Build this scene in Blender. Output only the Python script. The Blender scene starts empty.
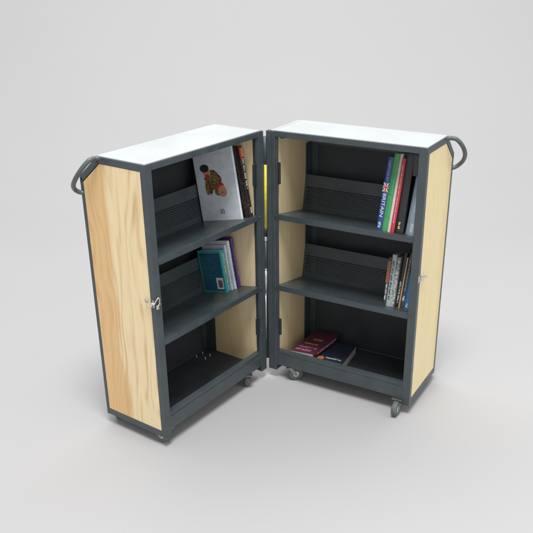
import bpy, bmesh, math, random
from mathutils import Vector, Matrix
R=math.radians
random.seed(7)
scn=bpy.context.scene
COL=scn.collection
W,D,H=.7224,.3623,1.2           # one half: width, depth, height
G,CA,CB=.0296,.1078,.0916       # gap to the hinge axis, chamfer depth, chamfer drop
ZB=.05                          # underside of the frames above the floor
AL,AR=.9502,.5248
K=math.atan(.19)                # backward slope of the shelves

# ------------------------------------------------------------------ materials
def new_mat(name):
    m=bpy.data.materials.new(name); m.use_nodes=True
    n=m.node_tree.nodes; l=m.node_tree.links
    return m,n,l,n['Principled BSDF']
def plain(name,col,rough=.5,metal=0,var=.12,scale=30,bump=0,coat=0,spec=.5):
    m,n,l,b=new_mat(name)
    tc=n.new('ShaderNodeTexCoord'); no=n.new('ShaderNodeTexNoise'); no.inputs['Scale'].default_value=scale; no.inputs['Detail'].default_value=5
    l.new(tc.outputs['Object'],no.inputs['Vector'])
    mr=n.new('ShaderNodeMapRange'); mr.inputs['To Min'].default_value=1-var; mr.inputs['To Max'].default_value=1+var
    mr.inputs['From Min'].default_value=.3; mr.inputs['From Max'].default_value=.7
    l.new(no.outputs['Fac'],mr.inputs['Value'])
    mx=n.new('ShaderNodeVectorMath'); mx.operation='SCALE'; mx.inputs[0].default_value=col
    l.new(mr.outputs[0],mx.inputs['Scale']); l.new(mx.outputs[0],b.inputs['Base Color'])
    mr2=n.new('ShaderNodeMapRange'); mr2.inputs['To Min'].default_value=max(0,rough-.08); mr2.inputs['To Max'].default_value=min(1,rough+.1)
    mr2.inputs['From Min'].default_value=.3; mr2.inputs['From Max'].default_value=.7
    l.new(no.outputs['Fac'],mr2.inputs['Value']); l.new(mr2.outputs[0],b.inputs['Roughness'])
    b.inputs['Metallic'].default_value=metal
    b.inputs['Specular IOR Level'].default_value=spec
    if coat: b.inputs['Coat Weight'].default_value=coat; b.inputs['Coat Roughness'].default_value=.15
    if bump:
        bp=n.new('ShaderNodeBump'); bp.inputs['Strength'].default_value=bump; bp.inputs['Distance'].default_value=.001
        n2=n.new('ShaderNodeTexNoise'); n2.inputs['Scale'].default_value=600; l.new(tc.outputs['Object'],n2.inputs['Vector'])
        l.new(n2.outputs['Fac'],bp.inputs['Height']); l.new(bp.outputs[0],b.inputs['Normal'])
    return m
def painted(name,col,wear,rough,scale=14):
    m=plain(name,col,rough,0,.12,scale,.14,spec=.55); n=m.node_tree.nodes; l=m.node_tree.links; b=n['Principled BSDF']
    src=b.inputs['Base Color'].links[0].from_socket
    tc=[q for q in n if q.type=='TEX_COORD'][0]
    w=n.new('ShaderNodeTexNoise'); w.inputs['Scale'].default_value=38; w.inputs['Detail'].default_value=9; w.inputs['Roughness'].default_value=.72
    l.new(tc.outputs['Object'],w.inputs['Vector'])
    mr=n.new('ShaderNodeMapRange'); mr.inputs['From Min'].default_value=.61; mr.inputs['From Max'].default_value=.72; mr.inputs['To Max'].default_value=.55; l.new(w.outputs['Fac'],mr.inputs['Value'])
    mx=n.new('ShaderNodeMix'); mx.data_type='RGBA'; l.new(src,mx.inputs['A']); mx.inputs['B'].default_value=(*wear,1); l.new(mr.outputs[0],mx.inputs['Factor'])
    l.new(mx.outputs['Result'],b.inputs['Base Color']); return m
def wood(name,pale,dark,heart,heart_edge,wave=1.0,off=0.0,amt=.6):
    """plywood face: vertical grain, y = depth, z = height in object space"""
    m,n,l,b=new_mat(name)
    tc=n.new('ShaderNodeTexCoord')
    def mapping(sx,sy,sz,ox=0):
        mp=n.new('ShaderNodeMapping'); mp.inputs['Scale'].default_value=(sx,sy,sz); mp.inputs['Location'].default_value=(ox+off,off*1.7,off*.6)
        l.new(tc.outputs['Object'],mp.inputs['Vector']); return mp
    # broad, slowly wandering displacement of the grain
    nz=n.new('ShaderNodeTexNoise'); nz.inputs['Scale'].default_value=1; nz.inputs['Detail'].default_value=2
    l.new(mapping(1,4.4,1.15).outputs[0],nz.inputs['Vector'])
    sep=n.new('ShaderNodeSeparateXYZ'); l.new(tc.outputs['Object'],sep.inputs[0])
    def math_(op,a,b_=None,c=None):
        q=n.new('ShaderNodeMath'); q.operation=op
        for i,v in enumerate((a,b_,c)):
            if v is None: continue
            if isinstance(v,(int,float)): q.inputs[i].default_value=v
            else: l.new(v,q.inputs[i])
        return q.outputs[0]
    warp=math_('MULTIPLY_ADD',nz.outputs['Fac'],.62,sep.outputs[1])       # y + .62 noise
    rings=math_('MULTIPLY',warp,95*wave)
    s=math_('SINE',rings); s=math_('MULTIPLY_ADD',s,.5,.5); s=math_('POWER',s,2.2)
    # not every ring is equally strong
    n3=n.new('ShaderNodeTexNoise'); n3.inputs['Scale'].default_value=1; n3.inputs['Detail'].default_value=3
    l.new(mapping(1,26,1.1,3).outputs[0],n3.inputs['Vector'])
    k=n.new('ShaderNodeMapRange'); k.inputs['From Min'].default_value=.38; k.inputs['From Max'].default_value=.68; l.new(n3.outputs['Fac'],k.inputs['Value'])
    s=math_('MULTIPLY',s,k.outputs[0])
    # fine fibres
    n4=n.new('ShaderNodeTexNoise'); n4.inputs['Scale'].default_value=1; n4.inputs['Detail'].default_value=4
    l.new(mapping(1,420,9,7).outputs[0],n4.inputs['Vector'])
    fib=n.new('ShaderNodeMapRange'); fib.inputs['From Min'].default_value=.3; fib.inputs['From Max'].default_value=.7; fib.inputs['To Min'].default_value=-.08; fib.inputs['To Max'].default_value=.26
    l.new(n4.outputs['Fac'],fib.inputs['Value'])
    # heartwood band beyond a wandering edge
    n5=n.new('ShaderNodeTexNoise'); n5.inputs['Scale'].default_value=1; n5.inputs['Detail'].default_value=3
    l.new(mapping(1,3,1.5,11).outputs[0],n5.inputs['Vector'])
    e=math_('MULTIPLY_ADD',n5.outputs['Fac'],.16,sep.outputs[1])
    hb=n.new('ShaderNodeMapRange'); hb.interpolation_type='SMOOTHSTEP'; hb.inputs['From Min'].default_value=heart_edge+.08; hb.inputs['From Max'].default_value=heart_edge+.11
    l.new(e,hb.inputs['Value'])
    m1=n.new('ShaderNodeMix'); m1.data_type='RGBA'; m1.inputs['A'].default_value=(*pale,1); m1.inputs['B'].default_value=(*heart,1); l.new(hb.outputs[0],m1.inputs['Factor'])
    f=math_('MULTIPLY_ADD',s,amt,fib.outputs[0])
    f=math_('MAXIMUM',f,0.0)
    m2=n.new('ShaderNodeMix'); m2.data_type='RGBA'; l.new(m1.outputs['Result'],m2.inputs['A']); m2.inputs['B'].default_value=(*dark,1); l.new(f,m2.inputs['Factor'])
    # a couple of small knots
    vo=n.new('ShaderNodeTexVoronoi'); vo.inputs['Scale'].default_value=1; l.new(mapping(0,5,2.3,2).outputs[0],vo.inputs['Vector'])
    kn=n.new('ShaderNodeMapRange'); kn.inputs['From Min'].default_value=.02; kn.inputs['From Max'].default_value=.07; kn.inputs['To Min'].default_value=.45; kn.inputs['To Max'].default_value=0
    l.new(vo.outputs['Distance'],kn.inputs['Value'])
    m3=n.new('ShaderNodeMix'); m3.data_type='RGBA'; l.new(m2.outputs['Result'],m3.inputs['A']); m3.inputs['B'].default_value=(.42,.24,.11,1); l.new(kn.outputs[0],m3.inputs['Factor'])
    l.new(m3.outputs['Result'],b.inputs['Base Color'])
    b.inputs['Roughness'].default_value=.42
    bp=n.new('ShaderNodeBump'); bp.inputs['Strength'].default_value=.12; bp.inputs['Distance'].default_value=.0006; l.new(n4.outputs['Fac'],bp.inputs['Height']); l.new(bp.outputs[0],b.inputs['Normal'])
    return m
M={}
M['steel']=painted('grey_painted_steel',(.053,.068,.074),(.15,.17,.175),.38)
M['shelf']=painted('grey_painted_sheet',(.050,.065,.072),(.13,.15,.16),.34,9)
M['dark']=plain('dark_painted_sheet',(.036,.042,.047),.5,0,.15,8,.08,spec=.35)
M['tube']=painted('grey_painted_tube',(.085,.105,.108),(.17,.19,.19),.36)
M['bracket']=plain('dark_steel',(.020,.026,.031),.4,0,.1,14)
M['fork']=plain('dull_zinc',(.34,.34,.33),.38,1,.15,60)
M['white']=plain('white_laminate',(.455,.485,.490),.30,0,.035,3.5)
M['wood_l']=wood('plywood_striped',(.90,.745,.455),(.60,.35,.14),(.79,.53,.25),.205,wave=1.15,off=4.3,amt=.70)
M['wood_r']=wood('plywood_pale',(.90,.755,.42),(.72,.54,.26),(.84,.68,.34),.30,wave=1.2,off=9.1,amt=.42)
M['wood_i']=wood('plywood_inside',(.90,.745,.46),(.70,.51,.28),(.82,.65,.36),.12,wave=.8,off=2.2,amt=.4)
M['nickel']=plain('worn_nickel',(.72,.69,.66),.28,1,.15,90)
M['chrome']=plain('polished_steel',(.72,.71,.72),.32,1,.05,12)
M['yellow']=plain('yellow_plastic',(.66,.55,.05),.42,0,.12,45)
M['black']=plain('black_plastic',(.015,.015,.017),.4)
M['rubber']=plain('grey_green_rubber',(.10,.13,.115),.6,0,.2,80)
M['pages']=plain('paper_pages',(.62,.60,.55),.85,0,.10,200)
M['ink_w']=plain('pale_print',(.70,.70,.70),.6)
M['ink_s']=plain('lavender_print',(.34,.38,.50),.6)
M['ink_g']=plain('gold_print',(.62,.50,.22),.5)
M['ink_k']=plain('dark_print',(.03,.03,.035),.6)
M['ink_t']=plain('teal_print',(.05,.22,.26),.6)
M['ink_r']=plain('red_print',(.55,.04,.04),.5)
M['ink_p']=plain('pink_print',(.60,.30,.42),.5)
M['ink_o']=plain('orange_print',(.55,.16,.05),.5)
M['skin']=plain('printed_skin',(.58,.30,.20),.5)
def cloth_print(name,cols,scale):
    m,n,l,b=new_mat(name)
    tc=n.new('ShaderNodeTexCoord'); v=n.new('ShaderNodeTexVoronoi'); v.inputs['Scale'].default_value=scale; l.new(tc.outputs['Object'],v.inputs['Vector'])
    sp=n.new('ShaderNodeSeparateColor'); l.new(v.outputs['Color'],sp.inputs[0])
    r=n.new('ShaderNodeValToRGB'); r.color_ramp.interpolation='CONSTANT'
    el=r.color_ramp.elements; el[0].color=(*cols[0],1); el[1].position=1/len(cols); el[1].color=(*cols[1],1)
    for i,c in enumerate(cols[2:],2): e=el.new(i/len(cols)); e.color=(*c,1)
    l.new(sp.outputs[0],r.inputs[0]); l.new(r.outputs[0],b.inputs['Base Color']); b.inputs['Roughness'].default_value=.4
    return m
M['garment']=cloth_print('printed_patterned_clothes',[(.22,.12,.04),(.10,.12,.05),(.35,.22,.07),(.06,.03,.03),(.18,.20,.10),(.30,.08,.05)],160)
M['speckle']=cloth_print('dark_photo_cover',[(.012,.010,.010),(.03,.015,.012),(.015,.013,.014),(.07,.03,.02),(.01,.01,.012)],130)
M['mottled']=cloth_print('mottled_grey_spine',[(.30,.34,.33),(.42,.45,.44),(.20,.23,.24),(.50,.52,.50)],120)
def cover(name,c,rough=.3): 
    M[name]=plain(name,c,rough,0,.08,25,0,coat=.25); return M[name]

# ------------------------------------------------------------------ helpers
class MB:
    def __init__(s): s.bm=bmesh.new()
    def box(s,x0,x1,y0,y1,z0,z1,bev=0.0,mat=None,mi=0):
        r=bmesh.ops.create_cube(s.bm,size=1); vs=r['verts']
        T=Matrix.Translation(((x0+x1)/2,(y0+y1)/2,(z0+z1)/2))@Matrix.Diagonal((abs(x1-x0),abs(y1-y0),abs(z1-z0),1))
        bmesh.ops.transform(s.bm,matrix=T,verts=vs)
        fs={f for v in vs for f in v.link_faces}
        if bev:
            es=list({e for v in vs for e in v.link_edges})
            q=bmesh.ops.bevel(s.bm,geom=es+vs,offset=bev,segments=2,affect='EDGES',profile=.6)
            vs=list({v for v in q['verts']}|{v for f in q['faces'] for v in f.verts})
            # all verts of this island
            seen=set(vs); st=list(vs)
            while st:
                v=st.pop()
                for e in v.link_edges:
                    o=e.other_vert(v)
                    if o not in seen: seen.add(o); st.append(o)
            vs=list(seen); fs={f for v in vs for f in v.link_faces}
        if mi:
            for f in fs: f.material_index=mi
        if mat is not None: bmesh.ops.transform(s.bm,matrix=mat,verts=vs)
        return vs
    def poly_prism(s,pts,axis,a0,a1,bev=0,mi=0):
        """pts in the plane normal to axis ('x': (y,z)); extruded a0..a1"""
        def P(p,a): return (a,p[0],p[1]) if axis=='x' else ((p[0],a,p[1]) if axis=='y' else (p[0],p[1],a))
        A=[s.bm.verts.new(P(p,a0)) for p in pts]; B=[s.bm.verts.new(P(p,a1)) for p in pts]
        fs=[s.bm.faces.new(A),s.bm.faces.new(B[::-1])]
        k=len(pts)
        for i in range(k): fs.append(s.bm.faces.new((A[i],B[i],B[(i+1)%k],A[(i+1)%k])))
        for f in fs: f.material_index=mi
        bmesh.ops.recalc_face_normals(s.bm,faces=fs)
        if bev:
            es=list({e for f in fs for e in f.edges})
            bmesh.ops.bevel(s.bm,geom=es,offset=bev,segments=2,affect='EDGES',profile=.6)
        return A+B
    def cyl(s,p0,p1,r0,r1=None,seg=20,bev=0,mi=0):
        p0=Vector(p0);p1=Vector(p1); d=p1-p0; r1=r0 if r1 is None else r1
        T=Matrix.Translation((p0+p1)/2)@d.to_track_quat('Z','Y').to_matrix().to_4x4()
        q=bmesh.ops.create_cone(s.bm,cap_ends=True,segments=seg,radius1=r0,radius2=r1,depth=d.length,matrix=T)
        fs={f for v in q['verts'] for f in v.link_faces}
        for f in fs: f.material_index=mi; f.smooth=len(f.verts)==4
        return q['verts']
    def lathe(s,prof,seg=28,mat=None,mi=0):
        """profile (r,h) about local X axis"""
        rings=[]
        for r,h in prof:
            rings.append([s.bm.verts.new((h,r*math.cos(2*math.pi*i/seg),r*math.sin(2*math.pi*i/seg))) for i in range(seg)])
        fs=[]
        for a,b in zip(rings,rings[1:]):
            for i in range(seg): fs.append(s.bm.faces.new((a[i],a[(i+1)%seg],b[(i+1)%seg],b[i])))
        fs.append(s.bm.faces.new(rings[0][::-1])); fs.append(s.bm.faces.new(rings[-1]))
        bmesh.ops.recalc_face_normals(s.bm,faces=fs)
        for f in fs: f.smooth=len(f.verts)==4; f.material_index=mi
        vs=[v for r in rings for v in r]
        if mat is not None: bmesh.ops.transform(s.bm,matrix=mat,verts=vs)
    def tube(s,pts,r,seg=14,sub=6,mi=0):
        P=[Vector(p) for p in pts]; C=[]
        for i in range(len(P)-1):
            a=P[max(i-1,0)];b=P[i];c=P[i+1];d=P[min(i+2,len(P)-1)]
            for j in range(sub):
                t=j/sub; C.append(.5*((2*b)+(c-a)*t+(2*a-5*b+4*c-d)*t*t+(3*b-a-3*c+d)*t**3))
        C.append(P[-1]); rings=[]; nrm=Vector((0,0,1))
        for i,c in enumerate(C):
            t=(C[min(i+1,len(C)-1)]-C[max(i-1,0)]).normalized()
            nrm=(nrm-t*nrm.dot(t)); 
            if nrm.length<1e-4: nrm=t.orthogonal()
            nrm.normalize(); bn=t.cross(nrm)
            rings.append([s.bm.verts.new(c+(nrm*math.cos(2*math.pi*k/seg)+bn*math.sin(2*math.pi*k/seg))*r) for k in range(seg)])
        fs=[]
        for a,b in zip(rings,rings[1:]):
            for k in range(seg): fs.append(s.bm.faces.new((a[k],a[(k+1)%seg],b[(k+1)%seg],b[k])))
        fs.append(s.bm.faces.new(rings[0][::-1])); fs.append(s.bm.faces.new(rings[-1]))
        for f in fs: f.smooth=len(f.verts)==4; f.material_index=mi
        bmesh.ops.recalc_face_normals(s.bm,faces=fs)
    def perforated(s,o,eu,ev,nu,nv,p,r,mi=0):
        """staggered round holes in the parallelogram o + eu*u + ev*v; nu x nv cells of pitch p"""
        o=Vector(o);eu=Vector(eu);ev=Vector(ev)
        dirs=[(math.cos(a),math.sin(a)) for a in (i*math.pi/4 for i in range(8))]
        sq=[(1,0),(1,1),(0,1),(-1,1),(-1,0),(-1,-1),(0,-1),(1,-1)]
        def V(u,v): return s.bm.verts.new(o+eu*u+ev*v)
        for j in range(nv):
            off=p/2 if j%2 else 0
            for (a,b) in (((0,off) if off else (nu*p,nu*p+p/2)),):
                s.bm.faces.new((V(a,j*p),V(b,j*p),V(b,(j+1)*p),V(a,(j+1)*p)))
            for i in range(nu):
                cx=off+(i+.5)*p; cy=(j+.5)*p
                O=[V(cx+q[0]*p/2,cy+q[1]*p/2) for q in sq]; I=[V(cx+q[0]*r,cy+q[1]*r) for q in dirs]
                for k in range(8): s.bm.faces.new((O[k],O[(k+1)%8],I[(k+1)%8],I[k]))
    def build(s,name,mats,parent=None,mat=None):
        me=bpy.data.meshes.new(name); s.bm.normal_update(); s.bm.to_mesh(me); s.bm.free()
        for m in (mats if isinstance(mats,(list,tuple)) else [mats]): me.materials.append(m)
        o=bpy.data.objects.new(name,me); COL.objects.link(o)
        if parent is not None: o.parent=parent
        if mat is not None: o.matrix_local=mat
        return o
def tag(o,label=None,cat=None,group=None,kind=None):
    for k,v in (('label',label),('category',cat),('group',group),('kind',kind)):
        if v: o[k]=v
    return o
def text_part(s,name,mat,parent,M4,height,width=None,ext=.0004):
    c=bpy.data.curves.new(name,'FONT'); c.body=s; c.size=1; c.extrude=0; c.align_x='CENTER'; c.align_y='CENTER'
    t=bpy.data.objects.new('tmp',c); COL.objects.link(t)
    bpy.context.view_layer.update()
    me=bpy.data.meshes.new_from_object(t.evaluated_get(bpy.context.evaluated_depsgraph_get()))
    bpy.data.objects.remove(t); bpy.data.curves.remove(c)
    xs=[v.co.x for v in me.vertices]; ys=[v.co.y for v in me.vertices]
    w=max(xs)-min(xs); h=max(ys)-min(ys); cx=(max(xs)+min(xs))/2; cy=(max(ys)+min(ys))/2
    sy=height/h; sx=(width/w) if width else sy
    bm=bmesh.new(); bm.from_mesh(me); bpy.data.meshes.remove(me)
    for v in bm.verts: v.co=Vector(((v.co.x-cx)*sx,(v.co.y-cy)*sy,0))
    q=bmesh.ops.extrude_face_region(bm,geom=bm.faces[:]); 
    for v in q['geom']:
        if isinstance(v,bmesh.types.BMVert): v.co.z+=ext
    bmesh.ops.recalc_face_normals(bm,faces=bm.faces[:])
    mb=MB(); mb.bm.free(); mb.bm=bm
    return mb.build(name,mat,parent,M4)
def glyphs(mb,x0,x1,y0,y1,dz=.0004,gap=.3,seed=0,word=5,bold=.34,mat=None,mi=0):
    """a row of small letter-like strokes, unreadable as in the photograph"""
    rnd=random.Random(seed); h=y1-y0; adv=h*.72; x=x0; k=0
    while x+adv*.8<x1:
        w=adv*rnd.uniform(.55,.85); t=h*bold*.5
        kind=rnd.choice('lonEThu')
        R_=[]
        if kind in 'lhEnTu': R_.append((x,x+t,y0,y1 if kind in 'lhET' else y0+h*.72))
        if kind in 'hnu': R_.append((x+w-t,x+w,y0,y0+h*.66)); R_.append((x+t,x+w-t,y0+(h*.5 if kind!='u' else 0),y0+(h*.5 if kind!='u' else 0)+t))
        if kind=='E': R_+= [(x+t,x+w,y0,y0+t),(x+t,x+w*.9,y0+h*.45,y0+h*.45+t),(x+t,x+w,y1-t,y1)]
        if kind=='T': R_.append((x+t,x+w,y1-t,y1))
        if kind=='o': R_+= [(x,x+w,y0,y0+t),(x,x+w,y0+h*.6,y0+h*.6+t),(x,x+t,y0+t,y0+h*.6),(x+w-t,x+w,y0+t,y0+h*.6)]
        for a,b,c,d in R_: mb.box(a,b,c,d,0,dz,mat=mat,mi=mi)
        x+=w+h*gap*.5; k+=1
        if k%word==0: x+=h*.5

# ------------------------------------------------------------------ backdrop (seamless studio sweep)
def backdrop():
    bm=bmesh.new(); prof=[(-7,0)]; y0,r=2.2,3.6
    prof.append((y0,0))
    for i in range(1,25):
        a=i/24*math.pi/2; prof.append((y0+r*math.sin(a),r-r*math.cos(a)))
    prof.append((y0+r,6.0))
    pr=[]
    rows=[[bm.verts.new((x,y,z)) for (y,z) in prof] for x in (-9,9)]
    for i in range(len(prof)-1): 
        f=bm.faces.new((rows[0][i],rows[1][i],rows[1][i+1],rows[0][i+1])); f.smooth=True
    me=bpy.data.meshes.new('floor'); bm.normal_update(); bm.to_mesh(me); bm.free()
    me.materials.append(plain('pale_grey_paper',(.420,.420,.422),.75,0,.012,1.1,.02,spec=.2))
    o=bpy.data.objects.new('floor',me); COL.objects.link(o); tag(o,kind='structure')
backdrop()

# ------------------------------------------------------------------ the book cabinet
root=bpy.data.objects.new('book_cabinet',None); COL.objects.link(root)
tag(root,'open grey steel and plywood mobile book cabinet on castors, standing open in a V','bookcase')
HM={1:Matrix.Translation((0,0,ZB))@Matrix.Rotation(-AR,4,'Z'),-1:Matrix.Translation((0,0,ZB))@Matrix.Rotation(AL,4,'Z')}
def X(sg,u): return sg*(G+u)
def ubox(mb,sg,u0,u1,d0,d1,z0,z1,bev=.0012,mi=0):
    a,b=sorted((X(sg,u0),X(sg,u1))); return mb.box(a,b,d0,d1,z0,z1,bev,mi=mi)
SH=(.82,.465)
cast_proto=None
def make_caster():
    m=MB()
    m.box(-.026,.026,-.022,.022,.0765,.0800,.001)                      # plate (origin at the floor, below the swivel)
    m.cyl((0,0,.0750),(0,0,.0768),.016,.018,24)
    for s in (-1,1):
        m.poly_prism([(.006,.0745),(-.016,.0745),(.022,.031),(.029,.028),(.036,.034),(.034,.042)],'x',s*.0148,s*.0162,.0004)
    m.box(-.0162,.0162,-.016,.006,.0735,.0755,.0006)
    m.cyl((-.0185,.029,.036),(.0185,.029,.036),.005,seg=12)
    for sx in (-1,1):
        for sy in (-1,1): m.cyl((sx*.020,sy*.016,.0735),(sx*.020,sy*.016,.0765),.0035,seg=8)
    c=m.build('caster',M['fork'])
    w=MB(); r=.036
    w.lathe([(.016,-.0125),(.030,-.0128),(.0340,-.0112),(r,-.007),(r,.007),(.0340,.0112),(.030,.0128),(.016,.0125)],36)
    w.build('wheel',M['rubber'],c,Matrix.Translation((0,.029,r)))
    h=MB(); h.lathe([(.006,-.0142),(.0130,-.0136),(.0158,-.0124),(.0158,.0124),(.0130,.0136),(.006,.0142)],24)
    h.build('hub',M['chrome'],c,Matrix.Translation((0,.029,r)))
    return c
def copy_part(o,parent):
    c=o.copy(); COL.objects.link(c); c.parent=parent
    for ch in list(o.children):
        d=ch.copy(); COL.objects.link(d); d.parent=c
    return c
def build_half(sg):
    Hm=HM[sg]; P=root
    t=.0012
    # --- welded frame
    m=MB()
    ubox(m,sg,W-.036,W,0,.025,0,H,t)                       # outer front post
    ubox(m,sg,0,.021,0,.030,-.001,H,.003)                  # hinge post
    ubox(m,sg,-.0250 if sg>0 else -.0205,-.0004,.001,.024,-.001,H-.001,.003)   # hinge leaf welded to it
    ubox(m,sg,.021,.032,.004,.012,.04,H-.026,t)            # its inner flange
    ubox(m,sg,.021,W-.036,0,.022,H-.025,H-.001,t)          # top front bar
    ubox(m,sg,.021,W-.036,.003,.030,.030,.088,t)           # bottom front rail
    ubox(m,sg,.021,W-.036,.008,.034,.088,.108,t)           # upper lip
    for u0,u1,b in ((W-.025,W,0.0),(.001,.024,0.0)):
        dz=.030
        ubox(m,sg,u0,u1,D-.016,D,0,H-CB-.004,t)            # back post
        ubox(m,sg,u0,u1,.030 if u0<.1 else .025,D-.016,0.001,.030,t) # bottom side bar
        ubox(m,sg,u0,u1,.030 if u0<.1 else .025,D-CA,H-.026,H-.001,t)# top side bar
        a,b_=sorted((X(sg,u0),X(sg,u1)))
        th=.024; n=Vector((CB,CA)).normalized()            # chamfer bar
        p0=Vector((D-CA,H-.001));p1=Vector((D,H-CB-.001))
        m.poly_prism([p0,p1,(D,H-CB-.035),(D-.021,H-CB-.014),(D-CA-.009,H-.026),(D-CA-.009,H-.001)],'x',a,b_,.0008)
    ubox(m,sg,.024,W-.025,D-.020,D-.001,.001,.030,t)       # back bottom
    ubox(m,sg,.024,W-.025,D-.016,D-.001,H-CB-.03,H-CB-.006,t)
    ubox(m,sg,.024,.058,D-.012,D-.008,.031,H-CB-.031,t)    # flanges of back posts
    ubox(m,sg,W-.060,W-.026,D-.012,D-.008,.031,H-CB-.031,t)
    ubox(m,sg,.0245,.028,.290,D-.013,.031,H-.11,t)
    m.build('frame',M['steel'],P,Hm)
    # --- panels
    def side(u0,u1,name,mt,lab=None,dmin=.0255,dmax=D-.0165):
        m=MB(); a,b_=sorted((X(sg,u0),X(sg,u1)))
        m.poly_prism([(dmin,.031),(dmax,.031),(dmax,H-CB-.022),(D-CA-.012,H-.0275),(dmin,H-.0275)],'x',a,b_,.0008)
        o=m.build(name,mt,P,Hm)
        if lab: o['label']=lab
    side(W-.013,W-.0015,'side_panel',M['wood_l'] if sg<0 else M['wood_r'],'plywood side panel with broad tan grain streaks' if sg<0 else 'pale yellow plywood side panel')
    side(.010,.0235,'side_panel',M['wood_i'],'tan plywood panel inside beside the hinge',dmin=.031,dmax=D-.017)
    m=MB(); ubox(m,sg,.026,W-.027,D-.0075,D-.0045,.031,H-CB-.031,0); m.build('back_panel',M['dark'],P,Hm)
    m=MB(); a,b_=sorted((X(sg,.026),X(sg,W-.027)))
    m.poly_prism([(D-CA+.001,H-.004),(D-.004,H-CB-.005),(D-.008,H-CB-.008),(D-CA-.001,H-.008)],'x',a,b_); m.build('chamfer_panel',M['dark'],P,Hm)
    m=MB(); ubox(m,sg,.021,W-.003,.003,D-CA,H-.0005,H+.0045,.0012); ubox(m,sg,.002,.0165,.003,D-CA,H-.0005,H+.0035,.001)
    m.build('top_panel',M['white'],P,Hm)
    m=MB(); ubox(m,sg,.026,W-.027,.035,D-.02,.0315,.0345,0); fp=m.build('floor_panel',M['dark'],P,Hm)
    # --- sloping shelves
    for zs in SH:
        u0,u1=.0245,W-.0145
        ey=Vector((0,math.cos(K),-math.sin(K))); ez=Vector((0,math.sin(K),math.cos(K)))
        base=Vector((0,.004,zs-.0005)); L=.262; UH=.172
        def pt(a,b,c=0): v=base+ey*a+ez*b; return (v.y,v.z)
        m=MB(); xa,xb=sorted((X(sg,u0),X(sg,u1)))
        # lip, front solid, back solid, upstand solids as folded sheet strips
        th=.0016; zl=.024
        p,r=.0112,.0041
        nu=int((u1-u0-.012)/p-.5); nvb=13; nvu=9; p2,r2=.0100,.0040; nu2=int((u1-u0-.012)/p2-.5)
        a_s,a_e=.024,.024+nvb*p
        b_s=.026; b_e=b_s+nvu*p2
        def strip(a0,b0,a1,b1):
            q=[pt(a0,b0),pt(a1,b1)]
            dx=Vector((q[1][0]-q[0][0],q[1][1]-q[0][1])).normalized(); nn=Vector((-dx.y,dx.x))*-th
            m.poly_prism([q[0],q[1],(q[1][0]+nn.x,q[1][1]+nn.y),(q[0][0]+nn.x,q[0][1]+nn.y)],'x',xa,xb)
        strip(0,0,a_s,0); strip(a_e,0,L,0)
        a0,b0=pt(0,0); m.poly_prism([(a0-.0018,b0+.0006),(a0+.0002,b0+.0006),(a0+.0002,b0-zl),(a0+.012,b0-zl),(a0+.012,b0-zl-.0018),(a0-.0018,b0-zl-.0018)],'x',xa,xb,.0005)
        strip(L,0,L,b_s); strip(L,b_e,L,UH)
        # rolled top edge of the upstand
        tA=pt(L-.0015,UH); m.poly_prism([tA,(tA[0]+.012,tA[1]-.002),(tA[0]+.012,tA[1]-.004),(tA[0],tA[1]-.002)],'x',xa,xb)
        w=nu*p+p/2; xs=(xa+xb-w)/2
        # unperforated margins left and right
        for (c0,c1) in ((xa,xs),(xs+w,xb)):
            y0,z0=pt(a_s,0);y1,z1=pt(a_e,0)
            m.bm.faces.new([m.bm.verts.new(v) for v in ((c0,y0,z0),(c1,y0,z0),(c1,y1,z1),(c0,y1,z1))])
        w2=nu2*p2+p2/2; xs2=(xa+xb-w2)/2
        for (c0,c1) in ((xa,xs2),(xs2+w2,xb)):
            y0,z0=pt(L,b_s);y1,z1=pt(L,b_e)
            m.bm.faces.new([m.bm.verts.new(v) for v in ((c0,y0,z0),(c1,y0,z0),(c1,y1,z1),(c0,y1,z1))])
        y0,z0=pt(a_s,0); m.perforated((xs,y0,z0),(1,0,0),ey,nu,nvb,p,.0025)
        y0,z0=pt(L,b_s); m.perforated((xs2,y0,z0),(1,0,0),ez,nu2,nvu,p2,r2)
        s=m.build('shelf',M['shelf'],P,Hm)
        # pivot studs at both ends
        for uu in (.0195,W-.038):
            q=MB(); q.cyl((X(sg,uu),-.0035,zs-.010),(X(sg,uu),.004,zs-.010),.0055,.0045,14); q.build('stud',M['shelf'],s)
    # --- handle: bent tube loop at the outer top corner
    m=MB(); hp=[(W-.016,.205,H-.010),(W-.010,.232,H-.006),(.728,.250,1.194),(.757,.254,1.192),(.780,.272,1.164),(.786,.306,1.124),(.772,.345,1.086),(.749,.368,1.058),(.728,.364,1.042),(.706,.345,1.038)]
    m.tube([(X(sg,a),b,c) for a,b,c in hp],.0095,16,6)
    m.build('handle',M['tube'],P,Hm)
    # --- toggle latch on the outer front post
    zl=.640 if sg<0 else .632
    m=MB(); x0=X(sg,W)
    def lb(u0,u1,d0,d1,z0,z1,b=.001): 
        a,c=sorted((X(sg,W+u0),X(sg,W+u1))); m.box(a,c,d0,d1,z0,z1,b)
    if sg<0:
        lb(0,.003,.004,.024,zl-.016,zl+.016); lb(.003,.013,.006,.022,zl-.004,zl+.010,.002)
        m.cyl((X(sg,W+.008),-.004,zl+.004),(X(sg,W+.008),.045,zl+.004),.0035,seg=10)
        m.tube([(X(sg,W+.006),.040,zl+.006),(X(sg,W+.010),.048,zl+.014),(X(sg,W+.008),.036,zl+.017)],.0028,8,4)
        m.tube([(X(sg,W+.004),-.001,zl+.006),(X(sg,W-.008),-.007,zl+.024),(X(sg,W-.018),-.007,zl+.022),(X(sg,W-.014),-.006,zl-.004),(X(sg,W-.001),-.005,zl-.008)],.0028,8,5)
        m.box(*sorted((X(sg,W-.016),X(sg,W-.002))),-.007,-.001,zl-.024,zl-.008,.002)
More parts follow.
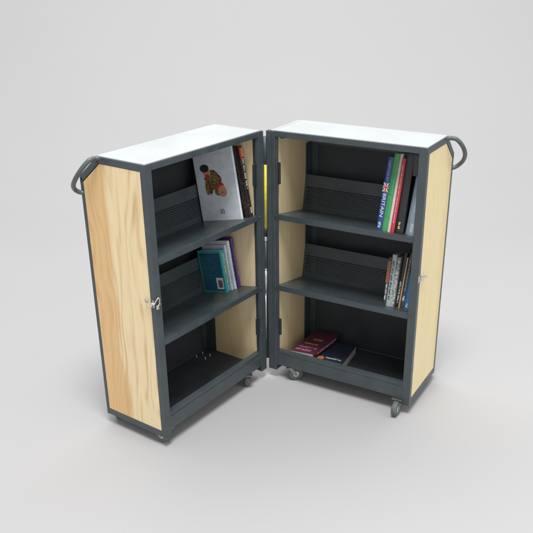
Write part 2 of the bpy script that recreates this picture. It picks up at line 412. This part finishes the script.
        m.cyl((X(sg,W-.019),-.006,zl-.004),(X(sg,W-.019),.0,zl-.004),.005,seg=12)
    else:
        lb(-.0005,.003,.000,.022,zl-.012,zl+.018); lb(.0,.004,.030,.075,zl-.012,zl-.002,.001); lb(.003,.012,.012,.034,zl-.006,zl+.008,.002)
        m.tube([(X(sg,W+.008),.030,zl+.006),(X(sg,W+.014),.050,zl+.002),(X(sg,W+.014),.070,zl-.002),(X(sg,W+.008),.086,zl-.012),(X(sg,W+.006),.070,zl-.014)],.0026,8,5)
        m.tube([(X(sg,W+.006),.018,zl),(X(sg,W+.010),.024,zl+.018),(X(sg,W+.008),.040,zl+.020)],.0026,8,5)
    la=m.build('latch',M['nickel'],P,Hm)
    q=MB()
    for dd,zz in ((.012,zl-.011),(.017,zl+.013)): q.cyl((X(sg,W+.0025),dd,zz),(X(sg,W+.0045),dd,zz),.0028,seg=10)
    q.build('screw',M['black'],la)
    # --- hinge brackets (dark tabs inside the hinge post)
    for zc,hh in ((1.012,.050),(.262 if sg<0 else .245,.044)):
        m=MB(); ubox(m,sg,.0325,.046 if sg>0 else .055,.001,.010,zc-hh,zc+hh,.003); m.build('hinge_bracket',M['bracket'],P,Hm)
    if sg>0:
        m=MB(); ubox(m,sg,.024,.040,.045,.085,H-.040,H-.0275,.002); m.build('bumper',M['black'],P,Hm)
        m=MB(); ubox(m,sg,W-.060,W-.037,.006,.016,H-.120,H-.030,.002); m.build('bumper',M['black'],P,Hm)
    else:
        for uu,dd in ((.138,.330),(.092,.328),(.086,.284),(.128,.280)):
            q=MB(); q.cyl((X(sg,uu),dd,.0345),(X(sg,uu),dd,.0365),.0070,.0070,12); q.cyl((X(sg,uu),dd,.0365),(X(sg,uu),dd,.0445),.0040,.003,10); q.build('bolt',M['nickel'],fp)
def place_caster(sg,u,d,ang,first=[None]):
    if first[0] is None: first[0]=make_caster(); c=first[0]; c.parent=root
    else: c=copy_part(first[0],root)
    Hm=HM[sg]; v=Hm@Vector((X(sg,u),d,0))
    c.matrix_local=Matrix.Translation((v.x,v.y,0))@Matrix.Rotation(R(ang),4,'Z')
for sg in (-1,1): build_half(sg)
# castors: wheel trails along +y of the caster, ang turns it (world)
place_caster(1,.087,.022,-84)
place_caster(1,.668,.004,152)
place_caster(1,.685,.350,-35)
place_caster(1,.080,.320,-30)
place_caster(-1,.124,.017,4)
place_caster(-1,.690,.024,56)
place_caster(-1,.686,.334,8)
place_caster(-1,.080,.320,54)
# hinge barrel and the yellow and silver telescopic rod held in it
m=MB(); m.cyl((0,.030,ZB+.045),(0,.030,ZB+H-.035),.0135,seg=20)
for z in (.26,1.01): m.box(-.012,.012,.040,.045,ZB+z-.04,ZB+z+.04,.001)
hg=m.build('hinge',M['steel'],root)
m=MB(); m.cyl((-.008,-.002,ZB+.165),(-.006,-.002,ZB+.402),.0048,seg=16); m.cyl((-.006,-.002,ZB+.402),(-.005,-.002,ZB+.412),.0048,.0072,16)
m.cyl((-.005,-.002,ZB+.412),(-.004,-.002,ZB+.535),.0072,seg=16); m.cyl((-.004,-.002,ZB+.535),(-.004,-.002,ZB+.542),.0086,seg=16)
rod=m.build('telescopic_rod',M['chrome'],root)
m=MB(); m.cyl((-.002,-.002,ZB+.744),(.001,-.002,ZB+1.045),.0062,seg=20); m.build('sleeve',M['yellow'],rod)
m=MB(); m.cyl((-.002,-.002,ZB+.706),(-.002,-.002,ZB+.743),.0070,seg=16); m.build('collar',M['black'],rod)
m=MB(); m.cyl((-.003,-.002,ZB+.543),(-.003,-.002,ZB+.675),.0065,seg=16); m.build('sleeve',M['steel'],rod)
m=MB(); m.lathe([(.002,-.016),(.006,-.012),(.0085,-.004),(.0085,.004),(.006,.012),(.002,.016)],16,Matrix.Translation((-.003,-.002,ZB+.690))@Matrix.Rotation(R(90),4,'Y')); m.build('ferrule',M['chrome'],rod)
m=MB(); m.cyl((0,-.001,ZB+1.046),(0,-.001,ZB+1.160),.0055,seg=14); m.build('pin',M['steel'],rod)

# ------------------------------------------------------------------ books
SPM=Matrix(((0,1,0,0),(0,0,-1,0),(-1,0,0,0),(0,0,0,1)))   # text x -> -z, text y -> +x, normal -> -y
def place_matrix(sg,u,d,zs,lean=0,yaw=0):
    z=zs-.19*d
    return HM[sg]@Matrix.Translation((X(sg,u),d,z))@Matrix.Rotation(-K,4,'X')@Matrix.Rotation(R(yaw),4,'Z')@Matrix.Rotation(R(lean),4,'Y')
def book(Mx,t,w,h,mat,label,soft=False,pages=True,group='books on the cabinet shelves'):
    """upright: spine on -y face; x thickness centred, y 0..w, z 0..h"""
    r=bpy.data.objects.new('book',None); COL.objects.link(r); r.matrix_world=Mx
    tag(r,label,'book',group)
    m=MB(); c=.0022 if not soft else .0009
    n=7; pts=[]
    for i in range(n+1):                                   # slightly rounded spine
        a=-1+2*i/n; pts.append((a*t/2,.0035*(a*a) if t>.008 else 0))
    inner=[(x*(1-2*c/t),y+c+.0004) for x,y in pts]
    out=[(-t/2,w)]+pts+[(t/2,w),(t/2-c,w)]+inner[::-1]+[(-t/2+c,w)]
    A=[m.bm.verts.new((x,y,0)) for x,y in out]; B=[m.bm.verts.new((x,y,h)) for x,y in out]; k=len(out)
    for i in range(k):
        m.bm.faces.new((A[i],A[(i+1)%k],B[(i+1)%k],B[i]))
    # caps as quads between outer and inner outline
    no=[-1]  # build strips
    outer=out[:n+3]; inn=out[n+3:][::-1]
    L=len(outer)
    for lv in (A,B):
        O=lv[:L]; I=lv[L:][::-1]
        for i in range(L-1): m.bm.faces.new((O[i],O[i+1],I[i+1],I[i]))
    bmesh.ops.recalc_face_normals(m.bm,faces=m.bm.faces[:])
    m.build('cover',mat,r)
    if pages:
        s=.003 if not soft else .0008
        m=MB(); m.box(-t/2+c+.0002,t/2-c-.0002,c+.0045,w-s,s,h-s,0); m.build('pages',M['pages'],r)
    return r
def spine_glyph(b,t,h,z0,z1,hh,mat,seed,word=5,bold=.4,x=0,name='title'):
    m=MB(); glyphs(m,-(z1-z0)/2,(z1-z0)/2,-hh/2,hh/2,seed=seed,word=word,bold=bold)
    return m.build(name,mat,b,Matrix.Translation((x,-.0003,(z0+z1)/2))@SPM)
def band(b,t,z0,z1,mat,name='spine_band',x0=None,x1=None):
    m=MB(); m.box(x0 if x0 is not None else -t/2-.0003,x1 if x1 is not None else t/2+.0003,-.0008,.004,z0,z1,0); return m.build(name,mat,b)

# --- left half, upper shelf
cover('cover_white',(.68,.74,.80),.28)
b=book(place_matrix(-1,.080,.048,SH[0],lean=2.6,yaw=9),.016,.212,.334,M['cover_white'],'tall white hardback with two small figures pictured on its cover')
# picture on the outer cover (-x side)
def cover_pic(b,xs,items,name):
    """items: (shape, cy, cz, ry, rz, rot, material) on the face x = xs; y is mirrored depth"""
    mats=[];m=MB()
    for k,(cy,cz,ry,rz,rot,mt,wob) in enumerate(items):
        cy=.120+(cy-.110)*1.03; cz=.181+(cz-.190)*.98; ry*=1.05; rz*=1.0
        if mt not in mats: mats.append(mt)
        rr=random.Random(k*3+1); n=18; pts=[]
        for i in range(n):
            a=2*math.pi*i/n; f=1+rr.uniform(-wob,wob)
            y=ry*f*math.cos(a); z=rz*f*math.sin(a); q=R(rot)
            pts.append((cy+y*math.cos(q)-z*math.sin(q),cz+y*math.sin(q)+z*math.cos(q)))
        x0=xs; x1=xs-(.0004+.0002*k)
        m.poly_prism(pts,'x',x0,x1,0,mats.index(mt))
    return m.build(name,[M[q] for q in mats],b)
cover_pic(b,-.0080,[
    (.118,.205,.034,.040,20,'garment',.16),(.098,.185,.030,.034,0,'garment',.18),(.090,.150,.024,.030,-20,'garment',.14),(.132,.178,.022,.050,15,'garment',.12),
    (.139,.229,.018,.016,0,'skin',.05),(.147,.252,.023,.018,0,'ink_k',.06),(.138,.215,.012,.010,0,'ink_r',.15),
    (.080,.166,.020,.011,-25,'ink_r',.10),(.070,.142,.022,.026,-15,'skin',.05),(.072,.136,.006,.004,0,'ink_r',.1)],'cover_picture')
m=MB()
for i in range(3): glyphs(m,-.012,.012,-.012+i*.008,-.006+i*.008,seed=40+i,word=3,bold=.5)
m.build('publisher_mark',M['ink_k'],b,Matrix.Translation((-.0080,.096,.042))@Matrix(((0,0,-1,0),(-1,0,0,0),(0,1,0,0),(0,0,0,1))))
b=book(place_matrix(-1,.048,.020,SH[0],lean=.4,yaw=3),.026,.21,.322,M['speckle'],'thick dark patterned book with white spine lettering, next to the tall white hardback')
spine_glyph(b,.026,.322,.125,.268,.011,M['ink_w'],3,word=4,bold=.75)
spine_glyph(b,.026,.322,.018,.045,.010,M['ink_w'],5,bold=.8,name='spine_mark')
band(b,.026,.275,.314,M['skin'],'spine_picture',-.002,.010); band(b,.026,.270,.318,M['ink_r'],'spine_band',-.012,-.002)
# --- left half, middle shelf
cover('cover_teal',(.035,.33,.35),.3); cover('cover_blue_t',(.02,.10,.17),.35)
b=book(place_matrix(-1,.108,.122,SH[1],lean=1.6,yaw=4),.034,.138,.205,M['cover_teal'],'thick teal paperback with a dark blue back cover and barcode label')
m=MB(); m.box(-.0176,-.0170,.010,.130,.008,.192,0); pn=m.build('cover_panel',M['cover_blue_t'],b)
FM=Matrix(((0,0,-1,0),(-1,0,0,0),(0,1,0,0),(0,0,0,1)))
m=MB()
for i in range(9): glyphs(m,-.046,random.uniform(.01,.046),.168-i*.0125,.1735-i*.0125,seed=60+i,word=4,bold=.3)
m.build('cover_text',M['ink_t'],b,Matrix.Translation((-.0176,.078,0))@FM)
m=MB(); m.box(-.0182,-.0176,.012,.052,.016,.072,0); lb=m.build('barcode',M['ink_w'],b)
m=MB(); 
for i in range(9): m.box(-.0186,-.0182,.018+i*.0026,.0192+i*.0026+(.0008 if i%3 else 0),.024,.060,0)
m.build('bars',M['ink_k'],lb)
spine_glyph(b,.034,.205,.040,.188,.013,M['ink_g'],9,word=6,bold=.55); spine_glyph(b,.034,.205,.010,.030,.008,M['ink_w'],10,name='spine_mark')
cover('cover_paper',(.55,.63,.72),.5)
b=book(place_matrix(-1,.0835,.118,SH[1],lean=1.2,yaw=4),.012,.138,.222,M['cover_paper'],'thin pale blue paperback squeezed between the teal and the white book',soft=True)
spine_glyph(b,.012,.2,.03,.18,.006,M['mottled'],12)
cover('cover_white2',(.66,.70,.74),.45)
b=book(place_matrix(-1,.0660,.110,SH[1],lean=1.2,yaw=4),.016,.146,.238,M['cover_white2'],'white spined book leaning between the pale paperback and the purple book')
spine_glyph(b,.016,.2,.04,.17,.006,M['mottled'],13)
cover('cover_purple',(.06,.025,.17),.35)
b=book(place_matrix(-1,.0475,.100,SH[1],lean=1.0,yaw=3),.015,.156,.248,M['cover_purple'],'tall dark purple book nearest the hinge on the middle left shelf')
spine_glyph(b,.015,.248,.05,.2,.006,M['ink_p'],14,bold=.3)

# --- right half, upper shelf
cover('cover_navyblue',(.022,.060,.22),.3); cover('cover_green',(.05,.33,.09),.3); cover('cover_offwhite',(.60,.57,.55),.4)
cover('cover_red',(.52,.035,.045),.3); cover('cover_black',(.014,.014,.017),.35); cover('cover_greyblue',(.20,.27,.31),.35); cover('cover_paleblue',(.25,.33,.40),.3)
LN=3.0
b=book(place_matrix(1,.514,.040,SH[0],lean=LN),.027,.21,.316,M['cover_navyblue'],'blue travel book with BRITAIN and a small British flag on its spine')
text_part('BRITAIN','title',M['ink_w'],b,Matrix.Translation((0,-.0004,.110))@SPM,.0150,.100)
spine_glyph(b,.027,.316,.212,.300,.0085,M['ink_s'],21,word=12,bold=.30,name='subtitle'); spine_glyph(b,.027,.316,.010,.036,.012,M['ink_w'],22,name='spine_mark')
m=MB(); fz,fh,fw_=.187,.019,.0135
m.box(-fw_,fw_,-.0008,.002,fz-fh,fz+fh,0,mi=0)
for sgn in (-1,1):
    m.box(-.026,.026,-.0012,-.0004,-.0022,.0022,0,mi=1,mat=Matrix.Translation((0,0,fz))@Matrix.Diagonal((.72,1,1,1))@Matrix.Rotation(sgn*R(50),4,'Y'))
m.box(-fw_,fw_,-.0016,-.0006,fz-.0050,fz+.0050,0,mi=1); m.box(-.0050,.0050,-.0017,-.0006,fz-fh,fz+fh,0,mi=1)
m.box(-fw_,fw_,-.0022,-.0010,fz-.0028,fz+.0028,0,mi=2); m.box(-.0028,.0028,-.0023,-.0010,fz-fh,fz+fh,0,mi=2)
m.build('flag',[M['cover_navyblue'],M['ink_w'],M['ink_r']],b)
b=book(place_matrix(1,.5410,.035,SH[0],lean=LN),.024,.22,.334,M['cover_green'],'tall bright green spined book beside the blue travel book')
spine_glyph(b,.024,.334,.06,.30,.006,M['ink_t'],23,bold=.3)
b=book(place_matrix(1,.5622,.034,SH[0],lean=LN),.015,.22,.335,M['cover_offwhite'],'slim off white book between the green and the red spines')
b=book(place_matrix(1,.5795,.026,SH[0],lean=LN-.3),.0175,.21,.318,M['cover_red'],'red spined book with fine white lettering on the top right shelf')
spine_glyph(b,.0175,.318,.04,.29,.005,M['ink_w'],24,bold=.25,word=7)
b=book(place_matrix(1,.6075,.030,SH[0],lean=1.8),.036,.22,.340,M['cover_black'],'thick black hardback with a small gold emblem low on its spine')
spine_glyph(b,.036,.34,.018,.034,.010,M['ink_g'],25,bold=.6,name='emblem',word=2); spine_glyph(b,.036,.34,.036,.050,.010,M['ink_g'],27,bold=.6,name='emblem',word=2)
b=book(place_matrix(1,.6370,.055,SH[0],lean=3.2),.015,.19,.250,M['cover_greyblue'],'shorter grey blue book standing deeper behind the black hardback')
b=book(place_matrix(1,.6625,.038,SH[0],lean=1.6),.030,.21,.285,M['cover_paleblue'],'pale blue grey book with white lettering against the right post, top shelf')
spine_glyph(b,.03,.285,.10,.20,.006,M['ink_w'],26,bold=.5); spine_glyph(b,.03,.285,.01,.05,.012,M['ink_w'],28,bold=.3,name='spine_mark')

# --- right half, middle shelf
cover('cover_orange',(.30,.085,.045),.35); cover('cover_darkgrey',(.045,.05,.055),.35); cover('cover_tan',(.42,.30,.15),.4); cover('cover_brown',(.060,.050,.055),.35); cover('cover_blue',(.025,.14,.30),.3); cover('cover_silver',(.36,.42,.42),.35)
z=SH[1]
b=book(place_matrix(1,.5510,.058,z,lean=.6),.014,.18,.222,M['cover_darkgrey'],'slim book with an orange and grey spine starting the middle right row',group='books on the middle right shelf')
band(b,.014,.105,.205,M['cover_orange']); spine_glyph(b,.014,.222,.02,.1,.007,M['ink_w'],31,bold=.5)
b=book(place_matrix(1,.5705,.055,z,lean=.8),.021,.18,.238,M['cover_silver'],'silver grey book with black lettering, second in the middle right row')
spine_glyph(b,.021,.238,.03,.21,.009,M['cover_darkgrey'],32,bold=.5)
b=book(place_matrix(1,.5890,.055,z,lean=1.4),.016,.18,.228,M['mottled'],'mottled grey patterned spine right of the silver grey book')
b=book(place_matrix(1,.6075,.070,z,lean=2.4),.018,.18,.252,M['cover_black'],'black book with small pale marks in the middle right row')
spine_glyph(b,.018,.252,.02,.12,.008,M['ink_w'],33,bold=.3)
b=book(place_matrix(1,.6215,.060,z,lean=2.8),.006,.17,.235,M['cover_tan'],'very thin tan booklet between two dark books',soft=True)
b=book(place_matrix(1,.6350,.060,z,lean=3.0),.018,.18,.256,M['cover_brown'],'dark brown grey spine behind the short blue book')
spine_glyph(b,.02,.256,.03,.06,.010,M['ink_w'],34,bold=.4,name='spine_mark'); spine_glyph(b,.02,.256,.08,.23,.005,M['cover_silver'],35,bold=.3)
b=book(place_matrix(1,.6590,.052,z,lean=2.5),.026,.17,.172,M['cover_blue'],'short bright blue book at the right end of the middle row')
spine_glyph(b,.026,.172,.010,.03,.010,M['ink_w'],36,bold=.5,name='spine_mark')

# --- right half, bottom: two books lying flat
M['cover_burgundy']=plain('cover_burgundy',(.085,.018,.035),.55,0,.08,25); M['cover_night']=plain('cover_night',(.018,.022,.045),.55,0,.08,25)
def lying(sg,u,d,z,yaw,roll,pitch=0): # book y axis = spine->fore edge becomes +u ; height = +d ; thickness = z
    return HM[sg]@Matrix.Translation((X(sg,u),d,z))@Matrix.Rotation(R(yaw),4,'Z')@Matrix.Rotation(R(pitch),4,'X')@Matrix.Rotation(R(roll),4,'Y')
# local book axes: x thickness -> up, y width -> -u (spine on the right), z height -> depth
LY=Matrix(((0,-1,0,0),(0,0,1,0),(-1,0,0,0),(0,0,0,1)))
LY=Matrix(((0,-1,0,0),(0,0,1,0),(-1,0,0,0),(0,0,0,1)))
LYR=Matrix(((0,1,0,0),(0,0,1,0),(1,0,0,0),(0,0,0,1)))      # spine on the left, fore edge right, cover up
t=.042
b=book(lying(1,.196,.050,.035+t/2,5,0)@LYR,t,.150,.225,M['cover_night'],'dark navy paperback lying flat, partly under the burgundy one',soft=True,group='books lying in the bottom right compartment')
UPR=Matrix(((0,0,1,0),(1,0,0,0),(0,1,0,0),(0,0,0,1)))
UP=Matrix(((0,0,-1,0),(-1,0,0,0),(0,1,0,0),(0,0,0,1)))
m=MB(); glyphs(m,-.042,.038,0,.013,seed=51,word=9,bold=.36); m.build('title',M['ink_w'],b,Matrix.Translation((t/2+.0003,.094,.048))@UPR)
m=MB(); m.poly_prism([(.006,.030),(.036,.026),(.046,.046),(.032,.062),(.012,.056)],'x',t/2,t/2+.0005); m.build('cover_picture',M['ink_o'],b)
t=.024
b=book(lying(1,.204,.048,.100,-3,-5,-1)@LY,t,.136,.272,M['cover_burgundy'],'burgundy paperback with pink lettering resting tilted on the navy one',soft=True,group='books lying in the bottom right compartment')
for i,(z0,z1,y0,y1,mt) in enumerate(((.022,.040,.008,.122,'ink_p'),(.056,.070,.014,.116,'ink_p'),(.100,.110,.03,.11,'ink_g'),(.150,.166,.03,.09,'ink_g'))):
    m=MB(); glyphs(m,-(y1-y0)/2,(y1-y0)/2,0,z1-z0,seed=70+i,word=8,bold=.26); m.build('title' if i<2 else 'subtitle',M[mt],b,Matrix.Translation((-t/2-.0003,(y0+y1)/2,z0))@UP)
m=MB(); glyphs(m,-.1,.1,-.006,.006,seed=80,word=7,bold=.7); m.build('spine_title',M['ink_p'],b,Matrix.Translation((0,-.0003,.13))@SPM)

# ------------------------------------------------------------------ camera
pitch,yaw,roll,f,sx,sy=0.4242,0.012,-0.005,749.15,15.65,29.97
fw=Vector((math.sin(yaw)*math.cos(pitch),math.cos(yaw)*math.cos(pitch),-math.sin(pitch))); rt=Vector((math.cos(yaw),-math.sin(yaw),0)); up=rt.cross(fw)
r2=rt*math.cos(roll)+up*math.sin(roll); u2=-rt*math.sin(roll)+up*math.cos(roll)
cd=bpy.data.cameras.new('camera'); cam=bpy.data.objects.new('camera',cd); COL.objects.link(cam)
cam.matrix_world=Matrix(((r2.x,u2.x,-fw.x,.03352),(r2.y,u2.y,-fw.y,-3.31408),(r2.z,u2.z,-fw.z,1.89024+ZB),(0,0,0,1)))
cd.sensor_width=36; cd.lens=f/533*36; cd.shift_x=-sx/533; cd.shift_y=sy/533; cd.clip_end=100; cd.clip_start=.05
scn.camera=cam

# ------------------------------------------------------------------ light
w=bpy.data.worlds.new('World'); scn.world=w; w.use_nodes=True
bg=w.node_tree.nodes['Background']; bg.inputs['Color'].default_value=(.99,.985,1,1); bg.inputs['Strength'].default_value=.74
def area(name,loc,tgt,size,power,col=(1,1,1)):
    l=bpy.data.lights.new(name,'AREA'); l.shape='DISK'; l.size=size; l.energy=power; l.color=col
    o=bpy.data.objects.new(name,l); COL.objects.link(o); o.location=loc
    o.rotation_euler=(Vector(tgt)-Vector(loc)).to_track_quat('-Z','Y').to_euler(); return o
ov=area('backdrop_fill',(0,3.0,6.6),(0,4.2,.5),11.0,330,(1,.995,1)); ov.data.shape='RECTANGLE'; ov.data.size_y=3.0  # added fill from above, brightens the sweep behind the cabinet
area('front_fill',(.1,-2.4,6.4),(0,-.7,0),2.2,375,(1,.995,.99))  # added high front fill, lightens the floor before the cabinet
area('side_key',(6.0,-3.6,5.0),(0,0,.6),2.4,60,(1,.98,.96))  # added unseen key from the right, on left front and right panel
scn.view_settings.view_transform='Standard'; scn.view_settings.look='None'; scn.view_settings.exposure=0; scn.view_settings.gamma=1
scn.render.resolution_x=1024; scn.render.resolution_y=1024
scn.render.engine='CYCLES'
